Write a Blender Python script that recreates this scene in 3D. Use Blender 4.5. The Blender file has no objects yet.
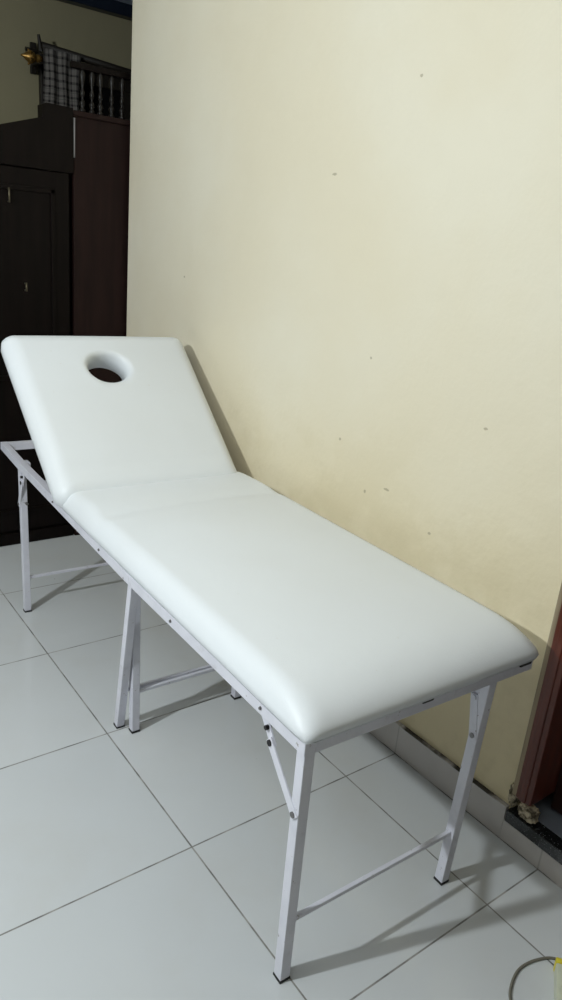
import bpy, bmesh, math, random
from mathutils import Vector, Matrix
R = math.radians
PI = math.pi
random.seed(4)
C = bpy.context.scene.collection
scn = bpy.context.scene

# ------------------------------------------------------------------ materials
def mat(name, color=(.8, .8, .8), rough=.5, metal=0.0, spec=.5, coat=0.0, bump=None, coat_rough=.1):
    m = bpy.data.materials.new(name); m.use_nodes = True
    nt = m.node_tree; b = nt.nodes['Principled BSDF']
    b.inputs['Base Color'].default_value = (*color, 1)
    b.inputs['Roughness'].default_value = rough
    b.inputs['Metallic'].default_value = metal
    b.inputs['Specular IOR Level'].default_value = spec
    b.inputs['Coat Weight'].default_value = coat
    b.inputs['Coat Roughness'].default_value = coat_rough
    if bump:
        scale, strength, dist = bump
        n = nt.nodes.new('ShaderNodeTexNoise'); n.inputs['Scale'].default_value = scale
        n.inputs['Detail'].default_value = 4
        g = nt.nodes.new('ShaderNodeNewGeometry'); nt.links.new(g.outputs['Position'], n.inputs['Vector'])
        bp = nt.nodes.new('ShaderNodeBump'); bp.inputs['Strength'].default_value = strength
        bp.inputs['Distance'].default_value = dist
        nt.links.new(n.outputs['Fac'], bp.inputs['Height']); nt.links.new(bp.outputs['Normal'], b.inputs['Normal'])
    return m

class NT:
    def __init__(s, m): s.nt = m.node_tree; s.b = s.nt.nodes['Principled BSDF']
    def n(s, t, **k):
        x = s.nt.nodes.new(t)
        for a, v in k.items(): setattr(x, a, v)
        return x
    def l(s, a, b): s.nt.links.new(a, b)
    def pos(s):
        g = s.n('ShaderNodeNewGeometry'); return g.outputs['Position']
    def xyz(s, v):
        x = s.n('ShaderNodeSeparateXYZ'); s.l(v, x.inputs[0]); return x.outputs
    def m(s, op, a, b=None, c=None):
        x = s.n('ShaderNodeMath', operation=op)
        for i, v in enumerate((a, b, c)):
            if v is None: continue
            if isinstance(v, (int, float)): x.inputs[i].default_value = v
            else: s.l(v, x.inputs[i])
        return x.outputs[0]
    def noise(s, scale, detail=3, vec=None, rough=.5):
        x = s.n('ShaderNodeTexNoise'); x.inputs['Scale'].default_value = scale
        x.inputs['Detail'].default_value = detail; x.inputs['Roughness'].default_value = rough
        s.l(vec if vec is not None else s.pos(), x.inputs['Vector']); return x.outputs['Fac']
    def ramp(s, f, lo, hi):
        x = s.n('ShaderNodeMapRange'); x.interpolation_type = 'SMOOTHSTEP'
        x.inputs[1].default_value = lo; x.inputs[2].default_value = hi
        s.l(f, x.inputs[0]); return x.outputs[0]
    def mix(s, f, a, b):
        x = s.n('ShaderNodeMix', data_type='RGBA')
        if isinstance(f, (int, float)): x.inputs[0].default_value = f
        else: s.l(f, x.inputs[0])
        for i, v in ((6, a), (7, b)):
            if isinstance(v, tuple): x.inputs[i].default_value = (*v, 1)
            else: s.l(v, x.inputs[i])
        return x.outputs[2]
    def bump(s, h, strength, dist):
        bp = s.n('ShaderNodeBump'); bp.inputs['Strength'].default_value = strength; bp.inputs['Distance'].default_value = dist
        s.l(h, bp.inputs['Height']); s.l(bp.outputs['Normal'], s.b.inputs['Normal'])

def wall_material():
    m = mat('cream_wall_paint', rough=.62, spec=.3); k = NT(m); p = k.pos(); x = k.xyz(p)
    big = k.noise(1.6, 4, p); mid = k.noise(5.0, 5, p, .6)
    col = k.mix(k.ramp(big, .35, .7), (.775, .705, .545), (.80, .745, .605))
    # damp yellowed paint low on the wall, deepened to paint in warm shade
    low = k.m('SUBTRACT', 1.0, k.ramp(x[2], .25, 1.15))
    patch = k.m('MULTIPLY', k.ramp(mid, .46, .62), low)
    col = k.mix(k.m('MULTIPLY', low, .75), col, (.74, .62, .37))
    col = k.mix(k.m('MULTIPLY', patch, .45), col, (.62, .53, .33))
    # small knocks and nail marks
    marks = [(.574, 1.603, .011, .004), (.278, 1.822, .006, .004), (.199, .768, .012, .004), (.285, .735, .006, .005), (-.10, 1.02, .007, .004), (.42, .86, .005, .005), (.02, .70, .006, .004), (.33, 1.12, .005, .004), (1.42, 1.25, .006, .004)]
    tot = None
    for y, z, ry, rz in marks:
        a = k.m('DIVIDE', k.m('SUBTRACT', x[1], y), ry); b = k.m('DIVIDE', k.m('SUBTRACT', x[2], z), rz)
        d = k.m('ADD', k.m('MULTIPLY', a, a), k.m('MULTIPLY', b, b))
        d = k.m('ADD', d, k.m('MULTIPLY', k.m('SUBTRACT', k.noise(160, 2, p), .5), 2.0))
        s_ = k.m('SUBTRACT', 1.0, k.ramp(d, .5, 1.1))
        tot = s_ if tot is None else k.m('MAXIMUM', tot, s_)
    col = k.mix(k.m('MULTIPLY', tot, .6), col, (.33, .28, .18))
    k.l(col, k.b.inputs['Base Color'])
    k.bump(k.m('ADD', k.noise(9, 3, p), k.m('MULTIPLY', k.noise(70, 3, p), .15)), .25, .02)
    return m

def tile_material():
    m = mat('glazed_floor_tile', rough=.16, spec=.5); k = NT(m); p = k.pos(); x = k.xyz(p)
    def line(v, pitch, w):
        f = k.m('FRACT', k.m('ADD', k.m('DIVIDE', v, pitch), 100.5))
        return k.m('SUBTRACT', 1.0, k.ramp(k.m('ABSOLUTE', k.m('SUBTRACT', f, .5)), w / pitch * .6, w / pitch))
    g = k.m('MAXIMUM', line(x[0], .498, .0024), line(x[1], .501, .0024))
    # one tone per tile
    ix = k.m('FLOOR', k.m('DIVIDE', x[0], .498)); iy = k.m('FLOOR', k.m('DIVIDE', x[1], .501))
    cv = k.n('ShaderNodeCombineXYZ'); k.l(ix, cv.inputs[0]); k.l(iy, cv.inputs[1])
    wn = k.n('ShaderNodeTexWhiteNoise'); wn.noise_dimensions = '3D'; k.l(cv.outputs[0], wn.inputs['Vector'])
    base = k.mix(wn.outputs['Value'], (.58, .60, .615), (.62, .635, .645))
    dirt = k.ramp(k.noise(3.2, 5, p, .6), .45, .75)
    base = k.mix(k.m('MULTIPLY', dirt, .22), base, (.52, .50, .46))
    sp = k.n('ShaderNodeTexVoronoi'); sp.inputs['Scale'].default_value = 6.0; k.l(p, sp.inputs['Vector'])
    speck = k.m('SUBTRACT', 1.0, k.ramp(sp.outputs['Distance'], .012, .022))
    base = k.mix(k.m('MULTIPLY', speck, .7), base, (.2, .18, .15))
    gc = k.mix(k.ramp(k.noise(14, 3, p), .35, .65), (.13, .125, .12), (.34, .33, .31))
    k.l(k.mix(g, base, gc), k.b.inputs['Base Color'])
    k.l(k.m('ADD', k.m('MULTIPLY', g, .5), k.m('ADD', .13, k.m('MULTIPLY', dirt, .12))), k.b.inputs['Roughness'])
    k.bump(k.m('ADD', k.m('MULTIPLY', g, -1.0), k.m('MULTIPLY', k.noise(3, 2, p), .25)), .25, .0015)
    return m

def skirting_material():
    m = mat('skirting_tile', rough=.2, spec=.5); k = NT(m); p = k.pos(); x = k.xyz(p)
    f = k.m('FRACT', k.m('ADD', k.m('DIVIDE', x[1], .501), 100.5))
    g = k.m('SUBTRACT', 1.0, k.ramp(k.m('ABSOLUTE', k.m('SUBTRACT', f, .5)), .003, .006))
    base = k.mix(k.ramp(k.noise(7, 4, p), .35, .7), (.56, .53, .51), (.50, .47, .45))
    # dark dirty grout along the top edge and the bottom joint
    top = k.ramp(x[2], .0965, .0985)
    bot = k.m('SUBTRACT', 1.0, k.ramp(x[2], .002, .0045))
    e = k.m('MAXIMUM', top, bot)
    brk = k.ramp(k.noise(11, 3, p), .30, .50)
    col = k.mix(k.m('MULTIPLY', g, .6), base, (.35, .33, .31))
    col = k.mix(k.m('MULTIPLY', e, brk), col, (.05, .045, .04))
    k.l(col, k.b.inputs['Base Color']); return m

def painted_metal():
    m = mat('white_painted_steel', rough=.35, spec=.5); k = NT(m); p = k.pos()
    base = k.mix(k.ramp(k.noise(12, 3, p), .35, .7), (.71, .71, .78), (.64, .64, .71))
    chip = k.ramp(k.noise(75, 4, p, .65), .665, .70)
    rust = k.mix(k.noise(200, 2, p), (.10, .075, .06), (.33, .27, .24))
    smear = k.ramp(k.noise(28, 4, p, .6), .58, .75)
    col = k.mix(k.m('MULTIPLY', smear, .25), base, (.45, .42, .42))
    k.l(k.mix(k.m('MULTIPLY', chip, .75), col, rust), k.b.inputs['Base Color'])
    k.l(k.m('ADD', .3, k.m('MULTIPLY', smear, .3)), k.b.inputs['Roughness'])
    k.bump(k.noise(90, 3, p), .15, .001); return m

def vinyl():
    m = mat('white_vinyl', rough=.42, spec=.45); k = NT(m); p = k.pos()
    base = k.mix(k.ramp(k.noise(2.2, 3, p), .3, .7), (.775, .805, .835), (.755, .78, .80))
    spot = k.ramp(k.noise(60, 2, p), .74, .78)
    k.l(k.mix(k.m('MULTIPLY', spot, .15), base, (.55, .5, .42)), k.b.inputs['Base Color'])
    v = k.n('ShaderNodeTexVoronoi'); v.inputs['Scale'].default_value = 420; k.l(p, v.inputs['Vector'])
    w = k.noise(10, 3, p)
    k.bump(k.m('ADD', k.m('MULTIPLY', v.outputs['Distance'], .12), k.m('MULTIPLY', w, 1.0)), .35, .004)
    return m

def wood(name, a, b, rough=.3, scale=6, coat=.3, stretch='z', spec=.5):
    m = mat(name, rough=rough, spec=spec, coat=coat, coat_rough=.15); k = NT(m)
    mp = k.n('ShaderNodeMapping'); k.l(k.pos(), mp.inputs[0])
    mp.inputs['Scale'].default_value = (1, 1, .08) if stretch == 'z' else (.08, 1, 1)
    f = k.noise(scale * 6, 5, mp.outputs[0], .6)
    k.l(k.mix(k.ramp(f, .3, .7), a, b), k.b.inputs['Base Color']); return m

def gingham():
    m = mat('gingham_cloth', rough=.9, spec=.1); k = NT(m)
    uv = k.n('ShaderNodeTexCoord').outputs['UV']; x = k.xyz(uv)
    def stripe(v, n, duty, off=0.0):
        f = k.m('FRACT', k.m('ADD', k.m('MULTIPLY', v, n), off)); return k.m('LESS_THAN', f, duty)
    a = stripe(x[0], 8, .30); b = stripe(x[1], 17, .30)
    dark = k.m('MULTIPLY', k.m('ADD', a, b), .5)
    col = k.mix(dark, (.13, .12, .11), (.014, .012, .013))
    t = k.m('MAXIMUM', stripe(x[0], 9, .07, .6), stripe(x[1], 15, .07, .6))
    k.l(k.mix(k.m('MULTIPLY', t, .5), col, (.02, .02, .02)), k.b.inputs['Base Color']); return m

def granite():
    m = mat('black_granite', rough=.18, spec=.6); k = NT(m); p = k.pos()
    f = k.ramp(k.noise(260, 3, p), .60, .68)
    k.l(k.mix(f, (.012, .014, .015), (.16, .17, .17)), k.b.inputs['Base Color']); return m

M = dict(
    wall=wall_material(), tile=tile_material(), skirt=skirting_material(), metal=painted_metal(), vinyl=vinyl(),
    farwall=mat('olive_beige_wall_paint', (.24, .215, .135), .7, spec=.2, bump=(8, .2, .02)),
    darkenedwall=mat('darkened_cream_wall_paint', (.20, .18, .145), .8, spec=.2),  # cream darkened so the unseen walls give less fill light
    blockerwall=mat('dark_fill_blocker', (.05, .042, .034), .7),
    ceiling=mat('white_ceiling_paint', (.80, .78, .74), .85, spec=.1),
    ceil2=mat('pale_blue_ceiling_board', (.42, .48, .58), .5),
    cornice=mat('dark_blue_gloss_paint', (.006, .010, .020), .4),
    black=mat('black_rubber', (.012, .012, .012), .6),
    board=wood('plywood_board', (.30, .20, .11), (.38, .26, .15), .6, coat=0),
    bolt=mat('zinc_bolt', (.22, .21, .21), .4, metal=.8),
    darkbolt=mat('dark_greasy_bolt', (.02, .018, .018), .4, metal=.5),
    gingham=gingham(), granite=granite(),
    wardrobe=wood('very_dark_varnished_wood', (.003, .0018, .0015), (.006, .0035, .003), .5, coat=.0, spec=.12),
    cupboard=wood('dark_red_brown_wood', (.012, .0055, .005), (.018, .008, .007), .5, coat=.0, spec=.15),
    spindle=mat('varnished_spindle_wood', (.008, .006, .005), .35, spec=.3),
    windark=mat('dark_window_wood', (.012, .009, .006), .5),
    glass=mat('dark_night_glass', (.006, .006, .006), .08),
    rod=mat('dark_wooden_rod', (.012, .009, .006), .55, spec=.3),
    gold=mat('old_gold', (.22, .125, .03), .35, metal=.7),
    handle=mat('dull_brass_handle', (.14, .12, .08), .35, metal=.8),
    edge=mat('painted_edge_highlight', (.28, .27, .28), .4),
    jamb=wood('red_brown_varnished_jamb', (.085, .018, .009), (.12, .024, .010), .4, coat=.12),
    jambd=wood('dark_brown_varnished_door', (.018, .006, .005), (.028, .009, .007), .3, coat=.3),
    raw=wood('raw_jamb_edge', (.22, .17, .11), (.36, .29, .19), .8, coat=0),
    plaster=mat('crumbly_cement', (.50, .43, .30), .95, bump=(60, 1.0, .02)),
    graytile=mat('grey_step_tile', (.20, .22, .26), .15),
    cable=mat('grey_cable_sheath', (.17, .16, .13), .5),
    cream=mat('cream_plastic', (.58, .60, .47), .4),
    yellow=mat('yellow_plastic', (.70, .60, .05), .4),
)
# chipped, dirty corners of crumbly plaster
def _pl():
    k = NT(M['plaster']); f = k.ramp(k.noise(45, 4), .42, .60)
    k.l(k.mix(f, (.62, .53, .38), (.10, .08, .05)), k.b.inputs['Base Color'])
_pl()

# ------------------------------------------------------------------ mesh helpers
def obj(name, bm, m, parent=None, smooth=False, org=None):
    if org is not None: bmesh.ops.translate(bm, verts=bm.verts, vec=-Vector(org))
    bmesh.ops.recalc_face_normals(bm, faces=bm.faces)
    me = bpy.data.meshes.new(name); bm.to_mesh(me); bm.free()
    if smooth:
        for p in me.polygons: p.use_smooth = True
    o = bpy.data.objects.new(name, me); C.objects.link(o)
    for x in (m if isinstance(m, (list, tuple)) else [m]): me.materials.append(x)
    if parent is not None: o.parent = parent
    elif org is not None: o.location = org
    return o
def tag(o, label=None, cat=None, group=None, kind=None):
    for a, v in (('label', label), ('category', cat), ('group', group), ('kind', kind)):
        if v: o[a] = v
    return o
def empty(name, loc, rz=0):
    o = bpy.data.objects.new(name, None); C.objects.link(o); o.location = loc; o.rotation_euler = (0, 0, rz)
    o.empty_display_size = .1; return o
def box(bm, a, b, bev=0.0, seg=2, mi=0):
    a = Vector(a); b = Vector(b)
    r = bmesh.ops.create_cube(bm, size=1)
    vs = r['verts']
    bmesh.ops.transform(bm, matrix=Matrix.Translation((a + b) / 2) @ Matrix.Diagonal((*(b - a), 1)), verts=vs)
    fs = {f for v in vs for f in v.link_faces}
    for f in fs: f.material_index = mi
    if bev > 0:
        es = list({e for v in vs for e in v.link_edges})
        bmesh.ops.bevel(bm, geom=es, offset=bev, segments=seg, affect='EDGES', profile=.6)
def bar(bm, p, q, w, d, side=Vector((1, 0, 0)), bev=.002, ext=(0, 0), mi=0):
    """rectangular tube from p to q; w along `side`, d across"""
    p = Vector(p); q = Vector(q); z = (q - p).normalized(); p = p - z * ext[0]; q = q + z * ext[1]
    x = (side - z * side.dot(z)).normalized(); y = z.cross(x); L = (q - p).length
    t = bmesh.new(); box(t, (-w / 2, -d / 2, 0), (w / 2, d / 2, L), bev, mi=mi)
    mt = Matrix.Translation(p) @ Matrix((x, y, z)).transposed().to_4x4()
    bmesh.ops.transform(t, matrix=mt, verts=t.verts)
    me = bpy.data.meshes.new('t'); t.to_mesh(me); t.free(); bm.from_mesh(me); bpy.data.meshes.remove(me)
def cyl(bm, p, q, r, r2=None, seg=16):
    p = Vector(p); q = Vector(q); d = q - p
    rr = bmesh.ops.create_cone(bm, cap_ends=True, segments=seg, radius1=r, radius2=r if r2 is None else r2, depth=d.length)
    bmesh.ops.transform(bm, matrix=Matrix.Translation((p + q) / 2) @ d.to_track_quat('Z', 'Y').to_matrix().to_4x4(), verts=rr['verts'])
def lathe(bm, prof, at, axis='z', seg=20):
    at = Vector(at); rings = []
    for r, h in prof:
        ring = []
        for i in range(seg):
            a = 2 * PI * i / seg
            v = Vector((r * math.cos(a), r * math.sin(a), h))
            if axis == 'x': v = Vector((h, v.x, v.y))
            ring.append(bm.verts.new(at + v))
        rings.append(ring)
    for a, b in zip(rings, rings[1:]):
        for i in range(seg): bm.faces.new((a[i], a[(i + 1) % seg], b[(i + 1) % seg], b[i]))
    bm.faces.new(rings[0]); bm.faces.new(rings[-1])
def tube(bm, pts, r, seg=10):
    pts = [Vector(p) for p in pts]; rings = []
    for i, p in enumerate(pts):
        t = (pts[min(i + 1, len(pts) - 1)] - pts[max(i - 1, 0)]).normalized()
        s = t.cross(Vector((0, 0, 1)));
        if s.length < 1e-4: s = Vector((1, 0, 0))
        s.normalize(); u = s.cross(t)
        rings.append([bm.verts.new(p + r * (math.cos(2 * PI * k / seg) * s + math.sin(2 * PI * k / seg) * u)) for k in range(seg)])
    for a, b in zip(rings, rings[1:]):
        for i in range(seg): bm.faces.new((a[i], a[(i + 1) % seg], b[(i + 1) % seg], b[i]))
    bm.faces.new(rings[0]); bm.faces.new(rings[-1])
def struct(name, bm, m, label=None, **k):
    o = obj(name, bm, m, **k); o['kind'] = 'structure'
    if label: o['label'] = label
    return o

# ------------------------------------------------------------------ the room
XW = .700            # face of the cream wall
YC = 1.932           # its free end
YD = -.392           # edge of the doorway in it
H = 2.9
b = bmesh.new(); box(b, (-4.3, -2.75, -.1), (2.6, 2.9, 0)); struct('floor', b, M['tile'], 'glossy pale grey square floor tiles with dark grout')
b = bmesh.new(); box(b, (-4.3, -2.75, H), (2.6, 1.80, H + .1)); struct('ceiling', b, M['ceiling'], 'white ceiling of the front room')
b = bmesh.new(); box(b, (-4.3, 1.80, 2.44), (2.6, 2.9, H + .1)); struct('ceiling_back', b, M['ceil2'], 'pale bluish lower ceiling of the room behind')
b = bmesh.new(); box(b, (XW + .006, YD, 0), (XW + .13, YC, H), .004); box(b, (XW, YD - 1.0, 2.15), (XW + .13, YD, H)); box(b, (XW, -2.65, 0), (XW + .13, YD - 1.0, H))
struct('wall_right', b, M['wall'], 'cream painted wall beside the massage table')
b = bmesh.new(); box(b, (-4.3, 2.72, 0), (2.6, 2.9, 2.44)); struct('wall_back', b, M['farwall'], 'dim olive beige wall of the room behind')
b = bmesh.new(); box(b, (-4.3, -2.75, 0), (-4.15, 2.9, H)); struct('wall_left', b, M['darkenedwall'])
b = bmesh.new(); box(b, (-4.3, -2.75, 0), (2.6, -2.6, H)); struct('wall_front_blocker', b, M['blockerwall'])  # unseen dark wall, set close to block fill light from behind the camera
b = bmesh.new(); box(b, (2.45, -2.75, 0), (2.6, 2.9, H)); struct('wall_far_right', b, M['darkenedwall'])
# cornice under the low ceiling of the back room
b = bmesh.new(); box(b, (-4.15, 2.66, 2.385), (2.45, 2.72, 2.44), .006)
struct('trim_1', b, M['cornice'], 'dark blue cornice where the back wall meets the ceiling')
# skirting tiles
b = bmesh.new(); box(b, (XW - .008, YD + .008, 0), (XW + .02, YC, .1), .0015); box(b, (XW - .008, -2.62, 0), (XW + .02, YD + .008, .064), .0015)
struct('baseboard_right', b, M['skirt'], 'grey tile skirting along the cream wall')
# black stone threshold and grey step behind it
b = bmesh.new(); box(b, (XW - .012, YD - 1.0, .064), (XW + .028, YD + .004, .098), .003)
struct('trim_2', b, M['granite'], 'black granite strip edging the raised doorway step')
b = bmesh.new(); box(b, (XW + .028, YD - 1.0, .0), (XW + .9, YD - .002, .096), .001)
struct('trim_3', b, M['graytile'], 'shiny grey step behind the black granite strip')
# door casing: raw strip, red brown face, bead, dark leaf set back
b = bmesh.new()
box(b, (XW - .010, YD - .011, .150), (XW + .02, YD + .002, 2.15), .003)
casing_edge = bmesh.new(); box(casing_edge, (XW - .012, YD - .054, .150), (XW + .128, YD - .0105, 2.15), .004)
box(casing_edge, (XW - .016, YD - .040, .150), (XW - .008, YD - .022, 2.15), .004)
door = empty('door_1', (XW + .06, YD - .5, .1)); door['kind'] = 'structure'; door['label'] = 'dark red brown wooden door and frame at the end of the cream wall'
org = door.location
obj('frame_edge', b, M['raw'], door, org=org)['label'] = 'rough pale strip along the door frame'
obj('door_frame', casing_edge, M['jamb'], door, org=org)
b = bmesh.new(); box(b, (XW + .088, YD - .985, .105), (XW + .122, YD - .0542, 2.14), .004)
for z0, z1 in ((.2, .95), (1.05, 2.0)):
    box(b, (XW + .080, YD - .86, z0), (XW + .094, YD - .22, z1), .012)
obj('door_leaf', b, M['jambd'], door, org=org)
# broken cement lump at the foot of the frame
b = bmesh.new(); bmesh.ops.create_icosphere(b, subdivisions=4, radius=1)
for v in b.verts:
    c = v.co.copy(); c = Vector([math.copysign(abs(t) ** .55, t) for t in c])
    n = .10 * math.sin(9 * c.x + 3 * c.z) * math.cos(7 * c.y + 1) + .06 * math.sin(17 * c.z + 8 * c.y)
    c *= 1 + n; v.co = Vector((c.x * .016, c.y * .025, c.z * .020))
bmesh.ops.translate(b, verts=b.verts, vec=(XW + .004, YD - .046, .122))
struct('trim_4', b, M['plaster'], 'crumbling cream cement lump at the foot of the door frame', smooth=True)
b = bmesh.new(); bmesh.ops.create_icosphere(b, subdivisions=3, radius=1)
for v in b.verts:
    c = v.co; k = 1 + .25 * math.sin(11 * c.x + 9 * c.z) * math.sin(8 * c.y + 2); v.co = Vector((c.x * .012, c.y * .014, c.z * .034)) * k
bmesh.ops.translate(b, verts=b.verts, vec=(XW + .003, YD + .001, .142))
struct('trim_5', b, M['plaster'], 'chipped dark plaster at the corner of the doorway', smooth=True)

# ------------------------------------------------------------------ massage table
TH = -.0317
TC = Vector((.293, .575, 0))
rotm = Matrix.Rotation(TH, 4, 'Z')
table = empty('massage_table', rotm @ TC, TH)
tag(table, 'white vinyl folding massage table on white steel legs with raised headrest', 'massage table')
X0, X1 = -.022, .608
Y0, Y1 = -.402, 1.562
RW = .025; RH = .029
def zr(y):
    ps = [(Y0, .557), (.36, .548), (1.35, .567), (Y1, .578)]
    for (a, za), (c, zc) in zip(ps, ps[1:]):
        if y <= c: return za + (zc - za) * (y - a) / (c - a)
    return ps[-1][1]
def T(name, bm, m, parent=None, smooth=False):
    o = obj(name, bm, m, parent or table, smooth, org=TC); return o
def sub(name, bm, m, parent, smooth=False):
    return obj(name, bm, m, parent, smooth, org=TC)

# side rails (each in two lengths hinged over the middle legs)
for xa, xb in ((X0, X0 + RW), (X1 - RW, X1)):
    xm = (xa + xb) / 2
    b = bmesh.new()
    for ya, yb in ((Y0, .36), (.36, 1.35), (1.35, Y1)):
        bar(b, (xm, ya, zr(ya) + RH / 2), (xm, yb, zr(yb) + RH / 2), RW, RH, bev=.002)
    T('side_rail', b, M['metal'])
    # rivets along the outer face
    s = -1 if xa == X0 else 1
    for y in (.56, .12, -.26, .95):
        b = bmesh.new(); xo = xa if s < 0 else xb
        cyl(b, (xo - s * .002, y, zr(y) + RH / 2), (xo + s * .0035, y, zr(y) + RH / 2), .0045, .003)
        T('rivet', b, M['bolt'])
for y, nm in ((Y0, 'end_rail'), (Y1 - RW, 'end_rail'), (.345, 'cross_rail'), (.375, 'cross_rail'), (.80, 'cross_rail'), (-.02, 'cross_rail')):
    b = bmesh.new(); z = zr(y); box(b, (X0 + RW, y, z), (X1 - RW, y + RW, z + RH), .002)
    T(nm, b, M['metal'])
# plywood under the pads
b = bmesh.new()
box(b, (X0 + .004, Y0 + .006, zr(Y0) + RH + .0006), (X1 - .004, .34, zr(Y0) + RH + .008), .001)
box(b, (X0 + .010, .34, zr(Y0) + RH + .0002), (X1 - .010, .80, zr(Y0) + RH + .008), .001)
T('base_board', b, M['board'])
# small dark blocks standing in for gaps under the front edge
for x0, x1, z in ((.262, .292, .0), (.560, .598, -.002)):
    b = bmesh.new(); box(b, (x0, Y0 - .004, zr(Y0) + .021 + z), (x1, Y0 + .004, zr(Y0) + .031 + z), .002); T('gap_block', b, M['darkbolt'])

def rrect(n, hx, hy, r):
    """n points round a rounded rectangle, by angle, starting at +x"""
    out = []
    for i in range(n):
        a = 2 * PI * i / n; c, s = math.cos(a), math.sin(a)
        # ray hits the box
        t = min(hx / abs(c) if abs(c) > 1e-9 else 1e9, hy / abs(s) if abs(s) > 1e-9 else 1e9)
        x, y = c * t, s * t
        cx, cy = hx - r, hy - r
        if abs(x) > cx and abs(y) > cy:
            # intersect with corner circle
            ox, oy = math.copysign(cx, x), math.copysign(cy, y)
            B = -(c * ox + s * oy); CC = ox * ox + oy * oy - r * r
            D = max(B * B - CC, 0); t = -B + math.sqrt(D); x, y = c * t, s * t
        out.append((x, y))
    return out

def pad(hx, hy, r, thick, R_, crown, hole=None, zfun=None, n=280, rings=30, power=2.1):
    """upholstered pad, underside at 0, optional (cx,cy,rx,ry) hole"""
    bm = bmesh.new()
    outer = rrect(n, hx, hy, r)
    cx, cy, rx, ry = hole if hole else (0, 0, 0, 0)
    # use directions measured from the hole centre so rings stay fair
    if hole:
        pts = []
        for i in range(n):
            a = 2 * PI * i / n; c, s = math.cos(a), math.sin(a)
            lo, hi = 0.0, 5.0
            for _ in range(40):
                t = (lo + hi) / 2; x, y = cx + c * t, cy + s * t
                qx, qy = max(abs(x) - (hx - r), 0), max(abs(y) - (hy - r), 0)
                inside = abs(x) <= hx and abs(y) <= hy and math.hypot(qx, qy) <= r
                lo, hi = (t, hi) if inside else (lo, t)
            pts.append((cx + c * lo, cy + s * lo))
        outer = pts
    def dist(x, y):
        qx, qy = abs(x) - (hx - r), abs(y) - (hy - r)
        return max(0.0, -(math.hypot(max(qx, 0), max(qy, 0)) + min(max(qx, qy), 0) - r))
    def height(x, y):
        if isinstance(R_, tuple):
            prof = lambda q, RR: (1 - (1 - min(max(q, 0) / RR, 1)) ** power) ** (1 / power)
            z = thick * prof(hx - abs(x), R_[0]) * prof(y + hy, R_[1]) * prof(hy - y, R_[0])
            z = max(z, thick * .12 * prof(dist(x, y), .012))
        else:
            d = min(dist(x, y) / R_, 1)
            z = thick * (1 - (1 - d) ** power) ** (1 / power)
        u, v = x / hx, y / hy
        z += crown * max(0, (1 - u * u)) * max(0, (1 - v ** 4))
        if hole:
            e = math.hypot((x - cx) / rx, (y - cy) / ry)
            de = (e - 1) * min(rx, ry)
            dd = min(max(de / .016, 0), 1)
            z -= .014 * (1 - dd) ** 2.2
        if zfun: z += zfun(x, y) * min(dist(x, y) / .05, 1)
        return max(z, .004)
    levels = []
    ring0 = [bm.verts.new((x, y, 0)) for x, y in outer]
    levels.append(ring0)
    for k in range(rings + 1):
        t = k / rings
        t = t ** 2.3 if not hole else (t ** 2.0 * .75 + .25 * (1 - (1 - t) ** 3))
        ring = []
        for i, (x, y) in enumerate(outer):
            a = 2 * PI * i / n
            ex, ey = (cx + rx * math.cos(a), cy + ry * math.sin(a)) if hole else (0, 0)
            if not hole: tt = t * .999
            else: tt = t
            px, py = x + (ex - x) * tt, y + (ey - y) * tt
            ring.append(bm.verts.new((px, py, height(px, py) if k else .006)))
        levels.append(ring)
    if hole:
        ring = [bm.verts.new((v.co.x, v.co.y, 0)) for v in levels[-1]]; levels.append(ring)
    for a, b_ in zip(levels, levels[1:]):
        for i in range(n): bm.faces.new((a[i], a[(i + 1) % n], b_[(i + 1) % n], b_[i]))
    if hole:
        a, b_ = levels[-1], levels[0]
        for i in range(n): bm.faces.new((a[i], a[(i + 1) % n], b_[(i + 1) % n], b_[i]))
    else:
        bm.faces.new(levels[-1]); bm.faces.new(levels[0])
    for v in bm.verts:
        if v.co.z < .024 and dist(v.co.x, v.co.y) < .02:      # the cover tucks under along the edge
            t = .009 * (1 - v.co.z / .024) ** 1.6
            v.co.x *= 1 - t / hx; v.co.y *= 1 - t / hy
    bmesh.ops.recalc_face_normals(bm, faces=bm.faces)
    return bm

# main pad
PX0, PX1, PY0, PY1 = -.033, .627, -.415, .880
hx, hy = (PX1 - PX0) / 2, (PY1 - PY0) / 2; pcx, pcy = (PX0 + PX1) / 2, (PY0 + PY1) / 2
def crease(x, y):
    yy = y + pcy
    z = -.007 * math.exp(-((yy - (.60 + .04 * x)) / .028) ** 2)          # soft fold across the pad
    z += .0035 * math.exp(-((yy - (.70 + .03 * x)) / .05) ** 2)
    z -= .004 * math.exp(-((yy - .87) / .05) ** 2)
    z += .0015 * math.sin(7 * x + 2) * math.sin(5 * yy)
    return z
b = pad(hx, hy, .014, .066, (.050, .145), .010, zfun=crease, rings=60, power=2.2)
bmesh.ops.translate(b, verts=b.verts, vec=(pcx, pcy, zr(Y0) + RH - .003))
T('mattress_pad', b, M['vinyl'], smooth=True)

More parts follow.
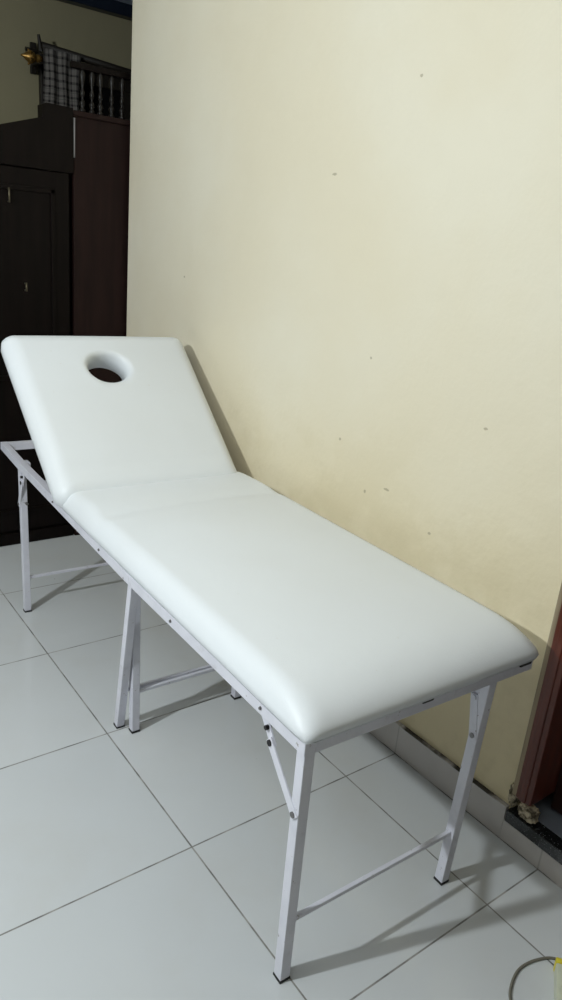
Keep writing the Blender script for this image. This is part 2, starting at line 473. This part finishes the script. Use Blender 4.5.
# headrest pad, tilted up on its board
AL = R(37)
HL = .706; hxx = .334
hp0 = Vector((.271, .868, .597))       # middle of its lower end, underside
hm = Matrix.Translation(hp0) @ Matrix.Rotation(AL, 4, 'X') @ Matrix.Rotation(R(-.3), 4, 'Z')
def wob(x, y): return .0012 * math.sin(9 * x + 1) * math.sin(8 * y) - .004 * math.exp(-((y + HL / 2 - .11) / .03) ** 2)
b = pad(hxx, HL / 2, .050, .070, .066, .008, hole=(-.016, .168, .070, .064), zfun=wob, rings=44, power=2.2)
for v in b.verts: v.co.x *= 1 + .028 * v.co.y / (HL / 2)
bmesh.ops.translate(b, verts=b.verts, vec=(0, HL / 2 - .045, .010))
bmesh.ops.transform(b, matrix=hm, verts=b.verts)
T('headrest_pad', b, M['vinyl'], smooth=True)
# board below it with its own hole
bm = bmesh.new(); n = 96
hc = (-.016, .168 + HL / 2 - .045); hrx, hry = .080, .074
bx0, bx1, by0, by1 = -.300, .300, -.020, HL - .062
def ringpts(z, outerp):
    out = []
    for i in range(n):
        a = 2 * PI * i / n; c, s = math.cos(a), math.sin(a)
        if outerp:
            t = min((bx1 - hc[0]) / c if c > 1e-9 else 9, (bx0 - hc[0]) / c if c < -1e-9 else 9, (by1 - hc[1]) / s if s > 1e-9 else 9, (by0 - hc[1]) / s if s < -1e-9 else 9)
            out.append(bm.verts.new((hc[0] + c * t, hc[1] + s * t, z)))
        else: out.append(bm.verts.new((hc[0] + c * hrx, hc[1] + s * hry, z)))
    return out
loops = [ringpts(0, True), ringpts(.0098, True), ringpts(.0098, False), ringpts(0, False)]
for a, c_ in zip(loops, loops[1:] + loops[:1]):
    for i in range(n): bm.faces.new((a[i], a[(i + 1) % n], c_[(i + 1) % n], c_[i]))
bmesh.ops.transform(bm, matrix=hm, verts=bm.verts)
T('headrest_board', bm, M['board'])
# props that hold the headrest up
for x in (.10, .47):
    top = hm @ Vector((x - .271, .30, -.006)); y = 1.12
    b = bmesh.new(); bar(b, (x, y, zr(y) + .012), top, .018, .006, side=Vector((1, 0, 0)), bev=.001)
    T('headrest_prop', b, M['metal'])
b = bmesh.new(); box(b, (X0 + RW, 1.11, zr(1.11)), (X1 - RW, 1.135, zr(1.11) + .022), .002); T('cross_rail', b, M['metal'])
# hinge plates
for x in (.02, .565):
    b = bmesh.new(); box(b, (x - .02, .845, .5865), (x + .02, .885, .5905), .001); cyl(b, (x - .022, .868, .594), (x + .022, .868, .594), .005); T('hinge', b, M['metal'])

# legs: foot corner (near, left) and top corner of a 28 mm square tube
LT = .024
def leg(fx, fy, tx, ty, tz):
    f = Vector((fx + LT / 2, fy + LT / 2, .006)); t = Vector((tx + LT / 2, ty + LT / 2, tz))
    b = bmesh.new(); bar(b, f, t, LT, LT, bev=.0022); o = T('leg', b, M['metal'])
    d = (t - f).normalized()
    b = bmesh.new(); bar(b, Vector((f.x, f.y, 0)), f + d * .0, LT + .002, LT + .002, bev=.001)
    sub('foot_cap', b, M['black'], o)['label'] = 'black plastic foot cap'
    return o, f, t
XL = [leg(-.012, -.399, -.019, -.400, .5575),
      leg(.458, -.392, .472, -.400, .5575),
      leg(-.016, 1.318, -.017, 1.332, .585),
      leg(.474, 1.318, .474, 1.332, .585),
      leg(.017, .508, .016, .418, .556),
      leg(.450, .508, .450, .418, .556),
      leg(.047, .466, .046, .484, .548),
      leg(.405, .474, .402, .484, .548)]
def lerp(l, z):
    _, f, t = l; k = (z - f.z) / (t.z - f.z); return f + (t - f) * k
def crossbar(l, r, z, w=.010):
    a, c_ = lerp(l, z), lerp(r, z); b = bmesh.new(); bar(b, a + Vector((LT / 2, 0, 0)), c_ - Vector((LT / 2, 0, 0)), w, w, side=Vector((0, 1, 0)), bev=.0015)
    T('crossbar', b, M['metal'])
crossbar(XL[0], XL[1], .150); crossbar(XL[2], XL[3], .138); crossbar(XL[4], XL[5], .135); crossbar(XL[6], XL[7], .131)

# folding braces, two flat links with a knuckle
def brace(l, zleg, yrail, xo, xr, knob='darkbolt'):
    a = lerp(l, zleg); a = Vector((xo, a.y, zleg)); c_ = Vector((xr, yrail, zr(yrail) + .010))
    k = a.lerp(c_, .62) + Vector((0, 0, -.004))
    b = bmesh.new(); bar(b, a, k, .004, .020, side=Vector((1, 0, 0)), bev=.001, ext=(.008, .008))
    bar(b, k + Vector((.0045, 0, 0)), c_ + Vector((.0045, 0, 0)), .004, .019, side=Vector((1, 0, 0)), bev=.001, ext=(.01, .0))
    o = T('folding_brace', b, M['metal'])
    for q, rr, m in ((a, .006, M['bolt']), (k, .0065, M[knob]), (k.lerp(c_, .28) + Vector((0, 0, .006)), .005, M[knob])):
        b = bmesh.new(); cyl(b, q + Vector((-.0045, 0, 0)), q + Vector((.008, 0, 0)), rr, seg=12); sub('bolt', b, m, o)
    return o
brace(XL[0], .420, -.225, -.0185, -.006)
brace(XL[1], .420, -.358, .468, .474, 'metal')
brace(XL[2], .432, 1.315, -.019, -.010)
brace(XL[3], .432, 1.315, .470, .474)
# hinge lug on top of the far leg
b = bmesh.new(); box(b, (-.018, 1.322, .57), (.020, 1.362, .590), .002); T('leg_bracket', b, M['metal'])
b = bmesh.new(); cyl(b, (.000, 1.31, .44), (.000, 1.32, .44), .005); T('rivet', b, M['bolt'])

# ------------------------------------------------------------------ the room behind
def org_of(t, x, y, z): return Vector((x, y, z))
# wardrobe with arched crest, two doors and handles
W0, W1, WF, WB = -.62, .462, 1.952, 2.44
wd = empty('wardrobe', (-.08, 2.2, 0)); wo = wd.location
tag(wd, 'nearly black varnished wooden wardrobe with stepped crest behind the headrest', 'wardrobe')
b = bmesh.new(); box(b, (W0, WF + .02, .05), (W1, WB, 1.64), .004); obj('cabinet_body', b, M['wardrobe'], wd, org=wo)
b = bmesh.new(); box(b, (W0 - .01, WF + .01, 0), (W1 + .004, WB, .06), .006); obj('plinth', b, M['wardrobe'], wd, org=wo)
b = bmesh.new()
prof = []
for i in range(33):
    t = i / 32; x = W0 - .01 + (.345 - W0 + .01) * t; prof.append((x, max(1.668, 1.788 - .052 * ((.345 - x) / .165))))
vs = [(W0 - .01, 1.60)] + prof + [(.345, 1.832), (.36, 1.840), (W1 + .006, 1.838), (W1 + .006, 1.60)]
fr = [b.verts.new((x, WF - .006, z)) for x, z in vs]; bk = [b.verts.new((x, WF + .05, z)) for x, z in vs]
b.faces.new(fr); b.faces.new(list(reversed(bk)))
for i in range(len(vs)): b.faces.new((fr[i], fr[(i + 1) % len(vs)], bk[(i + 1) % len(vs)], bk[i]))
obj('crest', b, M['wardrobe'], wd, org=wo)
for xa, xb, hxp in ((W0 + .015, -.085, -.115), (-.079, W1 - .012, .204)):
    b = bmesh.new(); box(b, (xa, WF, .075), (xb, WF + .022, 1.595), .003)
    for z0, z1 in ((.16, .78), (.86, 1.53)):
        for (p, q) in (((xa + .06, z0), (xb - .06, z0 + .018)), ((xa + .06, z1 - .018), (xb - .06, z1)), ((xa + .06, z0), (xa + .078, z1)), ((xb - .078, z0), (xb - .06, z1))):
            box(b, (p[0], WF - .008, p[1]), (q[0], WF + .004, q[1]), .003)
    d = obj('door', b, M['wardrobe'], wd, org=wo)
    for xx, zc, ln in (((.204, 1.49, .055), (.262, 1.145, .035)) if xa > -.1 else ((hxp, 1.30, .055),)):
        b = bmesh.new(); cyl(b, (xx, WF - .018, zc - ln / 2), (xx, WF - .018, zc + ln / 2), .0035)
        cyl(b, (xx, WF - .018, zc - ln / 2 + .004), (xx, WF, zc - ln / 2 + .004), .003); cyl(b, (xx, WF - .018, zc + ln / 2 - .004), (xx, WF, zc + ln / 2 - .004), .003)
        obj('handle', b, M['handle'], d, org=wo, smooth=True)['label'] = 'small dull metal handle'
# red brown cupboard with spindle gallery
cb = empty('cupboard', (.73, 2.2, 0)); co = cb.location
tag(cb, 'dark red brown wooden cupboard with turned spindle gallery at the wall corner', 'cupboard')
S0, S1 = .472, 1.02
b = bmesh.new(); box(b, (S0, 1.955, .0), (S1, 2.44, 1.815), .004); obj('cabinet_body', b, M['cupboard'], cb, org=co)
b = bmesh.new(); box(b, (S0 - .004, 1.944, 1.812), (S1 + .01, 2.45, 1.832), .004); obj('shelf_top', b, M['cupboard'], cb, org=co)
b = bmesh.new(); box(b, (S0, 1.965, 1.985), (S1, 1.995, 2.008), .004); obj('gallery_rail', b, M['wardrobe'], cb, org=co)
b = bmesh.new(); cyl(b, (S0 + .002, 1.953, 1.66), (S0 + .002, 1.953, 1.805), .0035, .0045); obj('edge_highlight', b, M['edge'], cb, org=co, smooth=True)['label'] = 'painted highlight on the edge near the top'  # thin pale strip painted as the highlight on the cupboard corner
sp = [(.004, 0), (.012, .004), (.012, .012), (.006, .018), (.011, .030), (.012, .036), (.006, .046), (.004, .052), (.008, .062), (.010, .070), (.007, .080), (.0045, .090), (.007, .105), (.011, .125), (.012, .140), (.007, .150), (.009, .155)]
for x in (.520, .560, .596, .645, .691, .74, .79, .84, .89, .94, .99):
    b = bmesh.new(); lathe(b, sp, (x, 1.980, 1.831), seg=14); obj('spindle', b, M['spindle'], cb, org=co, smooth=True)
# window behind with dark frame
b = bmesh.new()
for p, q in (((.60, .95), (.66, 2.12)), ((1.44, .95), (1.50, 2.12)), ((.60, 2.06), (1.50, 2.12)), ((.60, .95), (1.50, 1.01)), ((1.02, 1.01), (1.08, 2.06))):
    box(b, (p[0], 2.69, p[1]), (q[0], 2.735, q[1]), .004)
box(b, (.66, 2.71, 1.01), (1.44, 2.72, 2.06), mi=1)
struct('window_1', b, [M['windark'], M['glass']], 'dark wooden window behind the curtain rod')
# curtain rod with gold finial
RY, RZ = 2.60, 2.118
cr = empty('curtain_rod', (.95, RY, RZ)); ro = cr.location
tag(cr, 'dark wooden curtain rod with gold finial on the back wall', 'curtain rod')
b = bmesh.new(); cyl(b, (.575, RY, RZ + .045), (1.52, RY, RZ - .018), .016); obj('rod', b, M['rod'], cr, org=ro, smooth=True)
b = bmesh.new(); lathe(b, [(.004, -.095), (.007, -.085), (.015, -.075), (.024, -.060), (.027, -.048), (.020, -.034), (.013, -.028), (.017, -.022), (.017, -.014), (.013, -.008), (.013, 0)], (.575, RY, RZ - .012), 'x')
for a in range(5):
    t = 2 * PI * a / 5; c_ = Vector((.520, RY + .024 * math.cos(t), RZ - .012 + .024 * math.sin(t)))
    cyl(b, c_, c_ + Vector((-.006, .010 * math.cos(t), .010 * math.sin(t))), .008, .002, 8)
obj('finial', b, M['gold'], cr, org=ro, smooth=True)['label'] = 'gold carved finial'
for x in (.572, 1.50):
    b = bmesh.new(); box(b, (x - .010, RY - .006, RZ - .03), (x + .010, 2.719, RZ + .012), .003); box(b, (x - .013, 2.70, RZ - .06), (x + .013, 2.7195, RZ + .07), .003)
    cyl(b, (x, RY, RZ + .02), (x - .012, RY - .004, RZ + .085), .012, .006)
    obj('bracket', b, M['rod'], cr, org=ro)
b = bmesh.new(); cyl(b, (.53, 2.69, RZ + .035), (.60, 2.69, RZ + .035), .008); box(b, (.54, 2.69, RZ + .028), (.56, 2.7195, RZ + .042)); obj('second_rod_end', b, M['rod'], cr, org=ro)
# gingham curtain
def curtain(name, xa, xb, z0, z1, folds, m, y=RY, amp=.014):
    bm = bmesh.new(); uvl = bm.loops.layers.uv.new('UVMap'); nx, nz = folds * 12, 30; g = []
    for k in range(2):
        lay = []
        for j in range(nz + 1):
            row = []
            for i in range(nx + 1):
                t = i / nx; v = j / nz; a = amp * (.55 + .45 * (1 - v))
                yy = y - .017 + a * math.sin(2 * PI * folds * t + .6 * math.sin(3 * v)) + k * .002
                row.append(bm.verts.new((xa + (xb - xa) * t + .003 * math.sin(9 * v + 5 * t), yy - .022, z0 + (z1 - z0) * v)))
            lay.append(row)
        g.append(lay)
    def quad(a, b_, c_, d, uv):
        f = bm.faces.new((a, b_, c_, d))
        for l, u in zip(f.loops, uv): l[uvl].uv = u
    for k in range(2):
        for j in range(nz):
            for i in range(nx):
                uv = [(i / nx, j / nz), ((i + 1) / nx, j / nz), ((i + 1) / nx, (j + 1) / nz), (i / nx, (j + 1) / nz)]
                quad(g[k][j][i], g[k][j][i + 1], g[k][j + 1][i + 1], g[k][j + 1][i], uv)
    for i in range(nx):
        for j in (0, nz): quad(g[0][j][i], g[0][j][i + 1], g[1][j][i + 1], g[1][j][i], [(0, 0)] * 4)
    for j in range(nz):
        for i in (0, nx): quad(g[0][j][i], g[0][j + 1][i], g[1][j + 1][i], g[1][j][i], [(0, 0)] * 4)
    return obj(name, bm, m, smooth=True)
cu = curtain('curtain', .568, .745, 1.62, RZ + .030, 3, M['gingham'])
tag(cu, 'black and white gingham curtain hanging from the rod above the wardrobe', 'curtain')

# ------------------------------------------------------------------ power strip with cable on the floor
d = Vector((-.085, -.058, 0)).normalized(); s = Vector((d.y, -d.x, 0)); 
e0 = Vector((.493, -.682, 0))
ps = empty('power_strip', e0 + d * .12); po = ps.location
tag(ps, 'cream plastic power strip with yellow end at the right edge of the floor', 'power strip')
side = -s if s.dot(Vector((1, -1, 0))) < 0 else s
def psb(l0, l1, w0, w1, z0, z1, bev):
    t = bmesh.new(); box(t, (l0, w0, z0), (l1, w1, z1), bev)
    mt = Matrix((d, side, Vector((0, 0, 1)))).transposed().to_4x4(); mt.translation = e0
    bmesh.ops.transform(t, matrix=mt, verts=t.verts); return t
obj('housing', psb(.012, .26, 0, .05, 0, .03, .004), M['cream'], ps, org=po)
obj('end_cap', psb(0, .0118, -.001, .051, 0, .032, .003), M['yellow'], ps, org=po)['label'] = 'yellow end cap'
for i in range(4):
    obj('socket', psb(.03 + i * .055, .068 + i * .055, .008, .042, .0302, .033, .001), M['cream'], ps, org=po)
pts = []
ctrl = [(.521, -.694), (.512, -.674), (.493, -.660), (.456, -.648), (.418, -.646), (.378, -.659), (.349, -.679), (.330, -.715), (.322, -.79), (.30, -.90), (.22, -1.05), (.0, -1.15)]
def cat(p0, p1, p2, p3, t): return .5 * ((2 * p1) + (-p0 + p2) * t + (2 * p0 - 5 * p1 + 4 * p2 - p3) * t * t + (-p0 + 3 * p1 - 3 * p2 + p3) * t ** 3)
cv = [Vector((x, y, .0034)) for x, y in ctrl]
for i in range(len(cv) - 1):
    p = [cv[max(i - 1, 0)], cv[i], cv[i + 1], cv[min(i + 2, len(cv) - 1)]]
    for j in range(8): pts.append(cat(*p, j / 8))
pts.append(cv[-1]); pts[0].z = .012; pts[1].z = .010; pts[2].z = .008
b = bmesh.new(); tube(b, pts, .0028); obj('power_cable', b, M['cable'], ps, org=po, smooth=True)['label'] = 'grey looping power cable'

# ------------------------------------------------------------------ light
def light(name, kind, loc, energy, col, size=None, rot=None):
    l = bpy.data.lights.new(name, kind); l.energy = energy; l.color = col
    if size: 
        if kind == 'POINT': l.shadow_soft_size = size
        else: l.size = size
    o = bpy.data.objects.new(name, l); C.objects.link(o); o.location = loc
    if rot: o.rotation_euler = rot
    return o
light('ceiling_bulb', 'POINT', (-1.80, .12, 1.99), 139, (.90, .975, 1.0), .034)
w = bpy.data.worlds.new('World'); scn.world = w; w.use_nodes = True
w.node_tree.nodes['Background'].inputs[0].default_value = (.02, .02, .025, 1); w.node_tree.nodes['Background'].inputs[1].default_value = .3

# ------------------------------------------------------------------ camera
f, pa, pb, pc, tx, ty, tz = 732.15, 1.237798, .092938, -.662288, -.754485, -1.191003, 1.396770
cam = bpy.data.cameras.new('camera'); co_ = bpy.data.objects.new('camera', cam); C.objects.link(co_)
co_.matrix_world = Matrix.Translation((tx, ty, tz)) @ Matrix.Rotation(pc, 4, 'Z') @ Matrix.Rotation(pa, 4, 'X') @ Matrix.Rotation(pb, 4, 'Z')
cam.sensor_fit = 'VERTICAL'; cam.sensor_height = 36; cam.lens = f * 36 / 1000; cam.clip_start = .02
scn.camera = co_
vs_ = scn.view_settings; vs_.view_transform = 'Standard'; vs_.look = 'None'; vs_.gamma = 1; vs_.exposure = 0; vs_.use_curve_mapping = False
